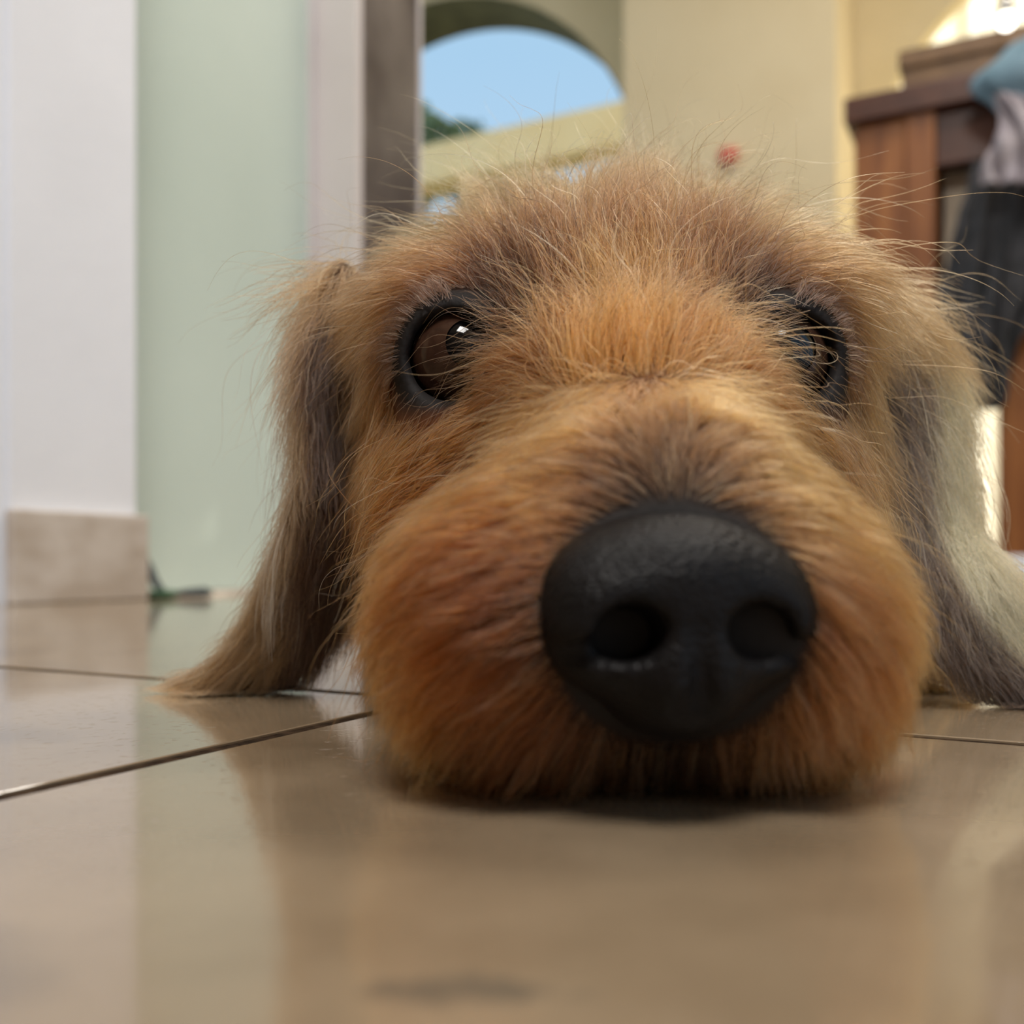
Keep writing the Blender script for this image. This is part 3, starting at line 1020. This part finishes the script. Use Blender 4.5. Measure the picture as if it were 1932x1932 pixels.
# body guides: combed backwards and down
for p, d, L_, li, c in (((.023, .275, .115), (0, .8, .5), .028, .5, (150, 122, 92)), ((-.01, .27, .105), (-.6, .7, .1), .028, .4, (140, 112, 84)),
                        ((.055, .27, .105), (.6, .7, .1), .028, .4, (140, 112, 84)), ((.022, .33, .12), (0, 1, -.1), .03, .4, (116, 92, 70)),
                        ((-.03, .33, .07), (-.2, .7, -.7), .03, .3, (124, 98, 72)), ((.08, .33, .07), (.2, .7, -.7), .03, .3, (124, 98, 72)),
                        ((.03, .5, .14), (0, 1, -.05), .03, .35, (104, 84, 66)), ((-.03, .5, .06), (-.1, .7, -.7), .03, .3, (118, 94, 70)),
                        ((.09, .5, .06), (.1, .7, -.7), .03, .3, (118, 94, 70)), ((.04, .7, .11), (0, .8, -.6), .03, .3, (110, 88, 68)),
                        ((.11, .97, .02), (.3, .9, -.2), .02, .3, (120, 96, 72)), ((.10, .27, .01), (0, -.8, -.4), .008, .25, (196, 160, 118)),
                        ((-.004, .29, .01), (0, -.8, -.4), .008, .25, (190, 150, 106)), ((.10, .54, .01), (0, -.8, -.4), .008, .25, (180, 142, 100)),
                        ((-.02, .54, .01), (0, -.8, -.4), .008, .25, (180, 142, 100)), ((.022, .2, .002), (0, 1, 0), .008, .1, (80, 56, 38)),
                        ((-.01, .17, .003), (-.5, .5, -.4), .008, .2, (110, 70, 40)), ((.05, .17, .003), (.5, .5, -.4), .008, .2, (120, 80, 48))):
    GP = np.vstack([GP, p]); GD = np.vstack([GD, norm(np.array(d, float))]); GL = np.append(GL, L_)
    GLIFT = np.append(GLIFT, li); GC = np.vstack([GC, lin(c)])


def fur_tone(c):
    g = c.mean(-1, keepdims=True)
    return np.clip(g + (c - g) * 1.06, .002, 1) ** 1.22 * np.array([.70, .585, .515])


def groom(P):
    """Interpolated direction, length, lift and colour at points P."""
    out_d = np.zeros((len(P), 3)); out_l = np.zeros(len(P)); out_f = np.zeros(len(P)); out_c = np.zeros((len(P), 3))
    for i in range(0, len(P), 40000):
        q = P[i:i + 40000]
        d2 = ((q[:, None, :] - GP[None]) ** 2).sum(2)
        m = d2.min(1, keepdims=True)
        w = np.exp(-(d2 - m) / (2 * .0055 ** 2)) / (d2 + .002 ** 2)
        w /= w.sum(1, keepdims=True)
        out_d[i:i + 40000] = w @ GD; out_l[i:i + 40000] = w @ GL
        out_f[i:i + 40000] = w @ GLIFT; out_c[i:i + 40000] = w @ GC
    return norm(out_d), out_l, out_f, fur_tone(out_c)


def ear_coords(P):
    """For each point: which ear (-1 none), nearest sample, side offset and facing offset."""
    which = np.full(len(P), -1); near = np.zeros(len(P), int)
    side = np.zeros(len(P)); face = np.zeros(len(P))
    for e, E in enumerate(EARS):
        box = (np.abs(P[:, 0] - np.clip(P[:, 0], E['C'][:, 0].min() - .02, E['C'][:, 0].max() + .02)) < 1e-9) & (P[:, 1] > .2) & (P[:, 1] < .275)
        ix = np.nonzero(box)[0]
        if not len(ix):
            continue
        d2 = ((P[ix][:, None, :] - E['C'][None]) ** 2).sum(2)
        k = d2.argmin(1)
        v = P[ix] - E['C'][k]
        sd = (v * E['W'][k]).sum(1); fc = (v * E['N'][k]).sum(1); al = (v * E['T'][k]).sum(1)
        ok = (np.abs(sd) < E['h'][k] * 1.25) & (np.abs(fc) < .0034) & (np.abs(al) < .008) & (k > 1)
        ix = ix[ok]
        which[ix] = e; near[ix] = k[ok]; side[ix] = sd[ok]; face[ix] = fc[ok]
    return which, near, side, face


def ear_colour(e, k, face):
    t = np.asarray(k)[:, None] / 25.0
    if e == 0:
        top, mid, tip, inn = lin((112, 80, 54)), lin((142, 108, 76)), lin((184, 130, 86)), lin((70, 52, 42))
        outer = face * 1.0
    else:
        top, mid, tip, inn = lin((200, 160, 104)), lin((218, 184, 130)), lin((180, 140, 98)), lin((74, 60, 50))  # backlight on the right ear is painted in as pale cream hair
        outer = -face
    c = np.where(t < .55, top + (mid - top) * (t / .55), mid + (tip - mid) * ((t - .55) / .45))
    return c


# ------------------------------------------------------------------ dog body mesh
def attr_skin_material():
    m, nt, out = new_mat('dog_skin')
    p = nt.nodes.new('ShaderNodeBsdfPrincipled')
    at = nt.nodes.new('ShaderNodeAttribute'); at.attribute_name = 'coat'
    nt.links.new(at.outputs['Color'], p.inputs['Base Color'])
    p.inputs['Roughness'].default_value = .75
    p.inputs['Specular IOR Level'].default_value = .3
    nz = nt.nodes.new('ShaderNodeTexNoise'); nz.inputs['Scale'].default_value = 900
    tc = nt.nodes.new('ShaderNodeTexCoord'); nt.links.new(tc.outputs['Object'], nz.inputs['Vector'])
    b = nt.nodes.new('ShaderNodeBump'); b.inputs['Strength'].default_value = .3; b.inputs['Distance'].default_value = .0005
    nt.links.new(nz.outputs['Fac'], b.inputs['Height']); nt.links.new(b.outputs[0], p.inputs['Normal'])
    nt.links.new(p.outputs[0], out.inputs[0])
    return m


def hair_material(name):
    m, nt, out = new_mat(name)
    h = nt.nodes.new('ShaderNodeBsdfHairPrincipled')
    h.parametrization = 'COLOR'
    at = nt.nodes.new('ShaderNodeAttribute'); at.attribute_name = 'coat'
    nt.links.new(at.outputs['Color'], h.inputs['Color'])
    h.inputs['Roughness'].default_value = .38
    h.inputs['Radial Roughness'].default_value = .45
    h.inputs['Random Roughness'].default_value = .2
    nt.links.new(h.outputs[0], out.inputs[0])
    return m


M_skin = attr_skin_material()
M_hair = hair_material('dog_hair')
NOSE_C = np.array([.0200, .1275, .0245])

dog_me = bpy.data.meshes.new('dog')
dog_me.from_pydata(BV.tolist(), [], BQ.tolist())
dog_me.polygons.foreach_set('use_smooth', [True] * len(dog_me.polygons))
dog_me.update()
dog_me.materials.append(M_skin)
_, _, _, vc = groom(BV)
wh, nr, sd, fc = ear_coords(BV)
for e in (0, 1):
    q = wh == e
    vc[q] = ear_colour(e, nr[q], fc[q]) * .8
vc = vc * .40
LID = lin((22, 17, 16))
for e in EYES:
    d = np.linalg.norm(BV - e['ap'], axis=1)
    w = np.clip((.0155 - d) / .003, 0, 1)[:, None]
    vc = vc * (1 - w) + LID * w
dn = np.linalg.norm((BV - NOSE_C) / np.array([1.15, 1, 1]), axis=1)
w = np.clip((.0175 - dn) / .003, 0, 1)[:, None]
vc = vc * (1 - w) + lin((30, 26, 24)) * w
ca = dog_me.color_attributes.new('coat', 'FLOAT_COLOR', 'POINT')
ca.data.foreach_set('color', np.concatenate([vc, np.ones((len(vc), 1))], 1).astype(np.float32).ravel())
dog = bpy.data.objects.new('dog', dog_me)
COL.objects.link(dog)
tag(dog, 'shaggy tan wire-haired dog lying with its chin flat on the tiled floor', 'dog')

# ------------------------------------------------------------------ nose
def nose_material():
    m, nt, out = new_mat('black_nose_leather')
    N, L = nt.nodes, nt.links
    p = N.new('ShaderNodeBsdfPrincipled'); L.new(p.outputs[0], out.inputs[0])
    tc = N.new('ShaderNodeTexCoord')
    v = N.new('ShaderNodeTexVoronoi'); v.inputs['Scale'].default_value = 1500
    L.new(tc.outputs['Object'], v.inputs['Vector'])
    n = N.new('ShaderNodeTexNoise'); n.inputs['Scale'].default_value = 260
    L.new(tc.outputs['Object'], n.inputs['Vector'])
    r = N.new('ShaderNodeValToRGB')
    r.color_ramp.elements[0].color = lin4((13, 12, 12)); r.color_ramp.elements[1].color = lin4((28, 25, 25))
    L.new(n.outputs['Fac'], r.inputs[0]); L.new(r.outputs[0], p.inputs['Base Color'])
    b = N.new('ShaderNodeBump'); b.inputs['Strength'].default_value = .55; b.inputs['Distance'].default_value = .0004
    L.new(v.outputs['Distance'], b.inputs['Height']); L.new(b.outputs[0], p.inputs['Normal'])
    p.inputs['Roughness'].default_value = .45
    p.inputs['Specular IOR Level'].default_value = .14
    return m


NZ = Field(np.arange(-.020, .0205, .0006), np.arange(-.018, .020, .0006), np.arange(-.0175, .018, .0006))
NZ.ellipsoid((0, .001, .0038), (.0142, .0130, .0100), k=.004)
NZ.ellipsoid((0, -.0005, -.0060), (.0088, .0118, .0084), k=.005)
for s in (-1, 1):
    NZ.ellipsoid((s * .0088, -.0030, .0000), (.0064, .0082, .0082), k=.004)
for s in (-1, 1):
    NZ.ellipsoid((s * .0068, -.0090, -.0014), (.0036, .0100, .0033), k=.0016, op='sub')
    NZ.capsule((s * .0080, -.0108, -.0030), (s * .0155, -.0060, -.0046), .0016, .0010, k=.0016, op='sub')
NZ.capsule((0, -.0126, -.0012), (0, -.0098, -.0140), .0008, .0013, k=.0020, op='sub')
NV, NQ = NZ.mesh(2)
nose = link_mesh('nose', NV, NQ.tolist(), nose_material(), None, True)
nose.parent = dog
nose.location = NOSE_C
nose.scale = (1.15, 1.05, 1.02)
nose.rotation_euler = (math.radians(-4), 0, math.radians(8))
nose['label'] = 'black leathery nose with two open nostrils'

# ------------------------------------------------------------------ eyes
M_ball = noise_mat('dark_eye', (30, 22, 20), (40, 30, 26), 60, .08)
M_iris = noise_mat('brown_iris', (50, 33, 25), (64, 44, 33), 500, .10, spec=.3)
M_pupil = noise_mat('black_pupil', (6, 6, 8), (8, 8, 10), 60, .05, spec=.35)


def cap_mesh(r, ang0, ang1, bulge=0.0, rings=10, seg=40):
    """Spherical band around +Z from angle ang0 to ang1."""
    V, F = [], []
    for i in range(rings + 1):
        a = ang0 + (ang1 - ang0) * i / rings
        rr = r + bulge * max(0.0, 1 - (a / ang1) ** 2)
        for j in range(seg):
            t = 2 * math.pi * j / seg
            V.append((rr * math.sin(a) * math.cos(t), rr * math.sin(a) * math.sin(t), rr * math.cos(a)))
    for i in range(rings):
        for j in range(seg):
            F.append((i * seg + j, (i + 1) * seg + j, (i + 1) * seg + (j + 1) % seg, i * seg + (j + 1) % seg))
    if ang0 < 1e-4:
        pass
    return V, F


for e in EYES:
    V, F = cap_mesh(e['r'], .0001, math.pi - .0001, 0, 24, 40)
    eb = link_mesh('eye', V, F, M_ball, None, True)
    eb.parent = dog
    eb.location = e['c']
    eb.rotation_euler = Vector(e['look']).to_track_quat('Z', 'Y').to_euler()
    V, F = cap_mesh(e['r'] + .00006, math.radians(29), math.radians(80), .0003)
    link_mesh('iris', V, F, M_iris, eb, True)
    V, F = cap_mesh(e['r'] + .00006, .0001, math.radians(29.5), .0003 + .00002)
    link_mesh('pupil', V, F, M_pupil, eb, True)

# ------------------------------------------------------------------ fur
tri = np.concatenate([BQ[:, [0, 1, 2]], BQ[:, [0, 2, 3]]])
TA, TB, TC = BV[tri[:, 0]], BV[tri[:, 1]], BV[tri[:, 2]]
T_area = .5 * np.linalg.norm(np.cross(TB - TA, TC - TA), axis=1)
T_cen = (TA + TB + TC) / 3


def scatter(density):
    """Random roots on the dog; density is hairs per square centimetre per triangle."""
    n = T_area * 1e4 * density
    k = np.floor(n + RNG.random(len(n))).astype(int)
    t = np.repeat(np.arange(len(n)), k)
    u = RNG.random((len(t), 2)); fl = u.sum(1) > 1
    u[fl] = 1 - u[fl]
    P = TA[t] + (TB[t] - TA[t]) * u[:, :1] + (TC[t] - TA[t]) * u[:, 1:]
    return P


def keepout(P):
    ok = np.ones(len(P), bool)
    for e in EYES:
        v = P - e['ap']
        d = np.linalg.norm(v, axis=1)
        ok &= d > .0102
        ok &= ~((d < .0155) & (v[:, 2] < -.003) & (RNG.random(len(P)) < .93))
        ok &= ~((d < .0130) & (v[:, 0] * (axis_x(.2) - e['ap'][0]) > 0))
        ok &= np.linalg.norm(P - e['c'], axis=1) > e['r'] + .0009
    v = (P - NOSE_C) / np.array([.0162, .0165, .0150])
    ok &= (np.linalg.norm(v, axis=1) > 1)
    ok &= P[:, 2] > .0012
    return ok


def push_out(S, margin):
    sh = S.shape
    P = S.reshape(-1, 3)
    mg = np.repeat(margin[None], sh[0], 0).reshape(-1)
    for _ in range(2):
        f, g = D.sample(P)
        q = np.maximum(mg - f, 0)
        q[f > .1] = 0
        P = P + g * q[:, None]
    for e in EYES:
        v = P - e['c']; d = np.linalg.norm(v, axis=1); q = d < e['r'] + .0009
        P[q] = e['c'] + v[q] / d[q][:, None] * (e['r'] + .0009)
    v = P - NOSE_C; s = np.array([.0152, .0140, .0142]); d = np.linalg.norm(v / s, axis=1); q = d < 1
    P[q] = NOSE_C + v[q] / np.maximum(d[q], .3)[:, None]
    P[:, 2] = np.maximum(P[:, 2], .0004 + .0012 * RNG.random(len(P)))
    return P.reshape(sh)


def grow(P, Nrm, Dir, L, lift, n=9, grav=.25, curl=.05, clump=.5, per=16, jitter=.16):
    N = len(P)
    t = np.linspace(0, 1, n)
    Dir = Dir - Nrm * (Dir * Nrm).sum(1, keepdims=True) * .85
    Dir = norm(norm(Dir) + RNG.normal(0, jitter, (N, 3)))
    L = L * RNG.uniform(.65, 1.2, N)
    g = np.array([0, 0, -1.0])
    S = np.zeros((N, n, 3)); S[:, 0] = P
    lift = lift * RNG.uniform(.6, 1.4, N)
    for j in range(1, n):
        tj = t[j]
        v = Dir + Nrm * (lift * (1.25 - 1.35 * tj))[:, None] + g * grav * tj
        S[:, j] = S[:, j - 1] + norm(v) * (L / (n - 1))[:, None]
    b1 = norm(np.cross(Dir, Nrm)); ph = RNG.uniform(0, 6.28, (2, N)); fr = RNG.uniform(.6, 1.8, N)
    amp = L * curl
    for j in range(n):
        S[:, j] += b1 * (amp * t[j] * (np.sin(6.28 * fr * t[j] + ph[0]) - np.sin(ph[0]) * (1 - t[j])))[:, None]
        S[:, j] += Nrm * (amp * .6 * t[j] * np.sin(6.28 * fr * t[j] + ph[1]))[:, None]
    if clump > 0 and N > per * 4:
        gi = RNG.choice(N, N // per, replace=False)
        kd = KDTree(len(gi))
        for q, i in enumerate(gi):
            kd.insert(P[i], q)
        kd.balance()
        near = np.array([gi[kd.find(p)[1]] for p in P])
        c = clump * RNG.uniform(.3, 1.2, N)
        for j in range(1, n):
            w = np.clip(c * t[j] ** 1.1, 0, .92)[:, None]
            tgt = S[near, j]
            far = np.linalg.norm(P - P[near], axis=1)[:, None]
            w = w * np.clip(1.6 - far / .004, 0, 1)
            S[:, j] = S[:, j] * (1 - w) + tgt * w
    return push_out(S, .0003 + .0008 * t)


def curves_object(name, S, colour, r0, mat, parent, tip=.25, rvar=.3):
    N, n, _ = S.shape
    hc = bpy.data.hair_curves.new(name)
    hc.add_curves([n] * N)
    hc.attributes['position'].data.foreach_set('vector', S.astype(np.float32).ravel())
    ra = hc.attributes.get('radius') or hc.attributes.new('radius', 'FLOAT', 'POINT')
    t = np.linspace(0, 1, n)
    prof = np.where(t < .6, 1.0, 1 - (1 - tip) * (t - .6) / .4)
    R = r0 * RNG.uniform(1 - rvar, 1 + rvar, N)[:, None] * prof[None]
    ra.data.foreach_set('value', R.astype(np.float32).ravel())
    ca = hc.attributes.new('coat', 'FLOAT_COLOR', 'CURVE')
    ca.data.foreach_set('color', np.concatenate([np.clip(colour, 0, .95), np.ones((N, 1))], 1).astype(np.float32).ravel())
    hc.materials.append(mat)
    o = bpy.data.objects.new(name, hc)
    COL.objects.link(o)
    o.parent = parent
    return o


def vary(c, lo=.55, hi=1.35, dark=.12, pale=.07):
    N = len(c)
    k = RNG.uniform(lo, hi, N)
    u = RNG.random(N)
    k = np.where(u < dark, k * .35, k)
    c = c * k[:, None]
    q = u > 1 - pale
    c[q] = c[q] * .6 + lin((196, 160, 112)) * .4
    return c


HAIR_K = 1.0
# coat of head and body
c = T_cen
dens = np.where(c[:, 1] < .26, 300.0, np.where(c[:, 1] < .31, 150.0, 28.0)) * HAIR_K
dens = np.where((c[:, 2] < .004), dens * .3, dens)
P = scatter(dens)
P = P[keepout(P)]
wh, nr, sd, fc = ear_coords(P)
earP, earW, earN, earF, earS = P[wh >= 0], wh[wh >= 0], nr[wh >= 0], fc[wh >= 0], sd[wh >= 0]
P = P[wh < 0]
_, Nrm = D.sample(P)
Dv, L, li, co = groom(P)
top = np.clip((P[:, 2] - .092) / .02, 0, 1)
# very short dark hair round the eyes
for e in EYES:
    d = np.linalg.norm(P - e['ap'], axis=1)
    med = (P[:, 0] - e['ap'][0]) * (axis_x(.2) - e['ap'][0]) > 0
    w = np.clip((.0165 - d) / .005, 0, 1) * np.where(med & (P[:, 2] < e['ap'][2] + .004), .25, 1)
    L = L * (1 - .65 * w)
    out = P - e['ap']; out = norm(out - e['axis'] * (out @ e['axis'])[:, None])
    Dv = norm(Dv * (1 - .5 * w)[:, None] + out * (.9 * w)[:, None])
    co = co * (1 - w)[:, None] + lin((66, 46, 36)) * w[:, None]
big = P[:, 1] > .31
S = grow(P[~big], Nrm[~big], Dv[~big], L[~big], li[~big], n=9, grav=.22, curl=.05, clump=.68)
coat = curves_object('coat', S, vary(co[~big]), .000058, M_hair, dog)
tag(coat, kind='stuff')
S = grow(P[big], Nrm[big], Dv[big], L[big], li[big], n=7, grav=.35, curl=.05, clump=.5)
o = curves_object('body_coat', S, vary(co[big]), .00011, M_hair, dog)
tag(o, kind='stuff')

# long loose hairs of crown, brows and beard
q = (RNG.random(len(P)) < .034) & (P[:, 1] < .285) & (P[:, 1] > .15)
Pl, Nl = P[q], Nrm[q]
S = grow(Pl, Nl, Dv[q], L[q] * RNG.uniform(1.2, 1.9, q.sum()), li[q] * 1.3 + .1, n=14, grav=.45, curl=.10, clump=.25, per=10, jitter=.35)
o = curves_object('loose_hair', S, vary(co[q] * 1.1, .6, 1.4, .2, .15), .000044, M_hair, dog)
tag(o, kind='stuff')
# curly wisps along the top of the head
q = (P[:, 2] > .100) & (RNG.random(len(P)) < .05) & (P[:, 1] < .29)
Dw = norm(Dv[q] * .5 + np.array([.15, 0, .9]))
S = grow(P[q], Nrm[q], Dw, RNG.uniform(.014, .030, q.sum()), li[q] + .2, n=16, grav=.8, curl=.13, clump=.5, per=14, jitter=.35)
o = curves_object('crown_wisps', S, vary(co[q], .7, 1.3, .15, .15), .000044, M_hair, dog)
tag(o, kind='stuff')

# long hairs falling across the inner corner of each eye
for s, e in zip((-1, 1), EYES):
    v = P - e['ap']
    q = (v[:, 0] * -s > .006) & (v[:, 0] * -s < .022) & (np.abs(v[:, 2]) < .010) & (P[:, 1] < .215) & (RNG.random(len(P)) < .030)
    n_ = q.sum()
    Dl = norm(np.array([s * 1.0, -.35, .0]) + np.stack([np.zeros(n_), np.zeros(n_), v[q][:, 2] * 25], 1))
    S = grow(P[q], Nrm[q], Dl, RNG.uniform(.010, .021, n_), np.full(n_, .75), n=12, grav=.5, curl=.05, clump=.4, per=8, jitter=.15)
    o = curves_object('eyelash_hair', S, vary(co[q] * 1.1, .7, 1.3, .2, .2), .00004, M_hair, dog)
    tag(o, kind='stuff')

# ears
for e, nm in ((0, 'ear_hair'), (1, 'ear_hair')):
    E = EARS[e]
    m = earW == e
    Pe, k, f, s_ = earP[m], earN[m], earF[m], earS[m]
    _, Ne = D.sample(Pe)
    De = E['T'][k] * 1.0 + E['W'][k] * (s_ / E['h'][k] * .08)[:, None]
    Le = np.interp(k, [0, 8, 16, 25], [.020, .020, .018, .012])
    ce = ear_colour(e, k, f)
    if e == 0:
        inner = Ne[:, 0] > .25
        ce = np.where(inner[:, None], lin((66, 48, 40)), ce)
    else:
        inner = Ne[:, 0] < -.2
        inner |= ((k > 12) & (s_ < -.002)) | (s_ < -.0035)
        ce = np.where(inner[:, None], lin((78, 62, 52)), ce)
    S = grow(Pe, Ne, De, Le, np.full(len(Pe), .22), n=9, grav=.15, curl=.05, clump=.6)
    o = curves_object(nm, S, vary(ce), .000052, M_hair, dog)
    tag(o, kind='stuff')
    # feathering on the outer edge
    nf = 700 if e == 0 else 900
    kk = RNG.integers(0, 13, nf)
    outw = np.array([-1.0, -.1, .15]) if e == 0 else np.array([1.0, -.1, .1])
    R0 = E['C'][kk] + E['W'][kk] * (E['h'][kk] * RNG.uniform(-.9, .9, nf))[:, None] + outw * .0022
    lock = RNG.normal(0, .25, (12, 3))[RNG.integers(0, 12, nf)]
    Df = norm(outw * .75 + np.array([0, 0, -.6]) + lock + RNG.normal(0, .12, (nf, 3)))
    Lf = RNG.uniform(.018, .040, nf) * np.interp(kk, [0, 10, 17], [1.05, .95, .6])
    S = grow(R0, np.tile(outw, (nf, 1)), Df, Lf, np.full(nf, .3), n=14, grav=2.6, curl=.04, clump=.75, per=14, jitter=.10)
    cf = np.tile(lin((156, 134, 112)) if e == 0 else lin((212, 186, 142)), (nf, 1))  # pale right feathering carries the ear's painted backlight
    o = curves_object('ear_feathering', S, vary(cf, .7, 1.2, .1, .1), .000050, M_hair, dog)
    tag(o, kind='stuff')
print('HAIRS', len(P), len(earP), 'VERTS', len(BV))
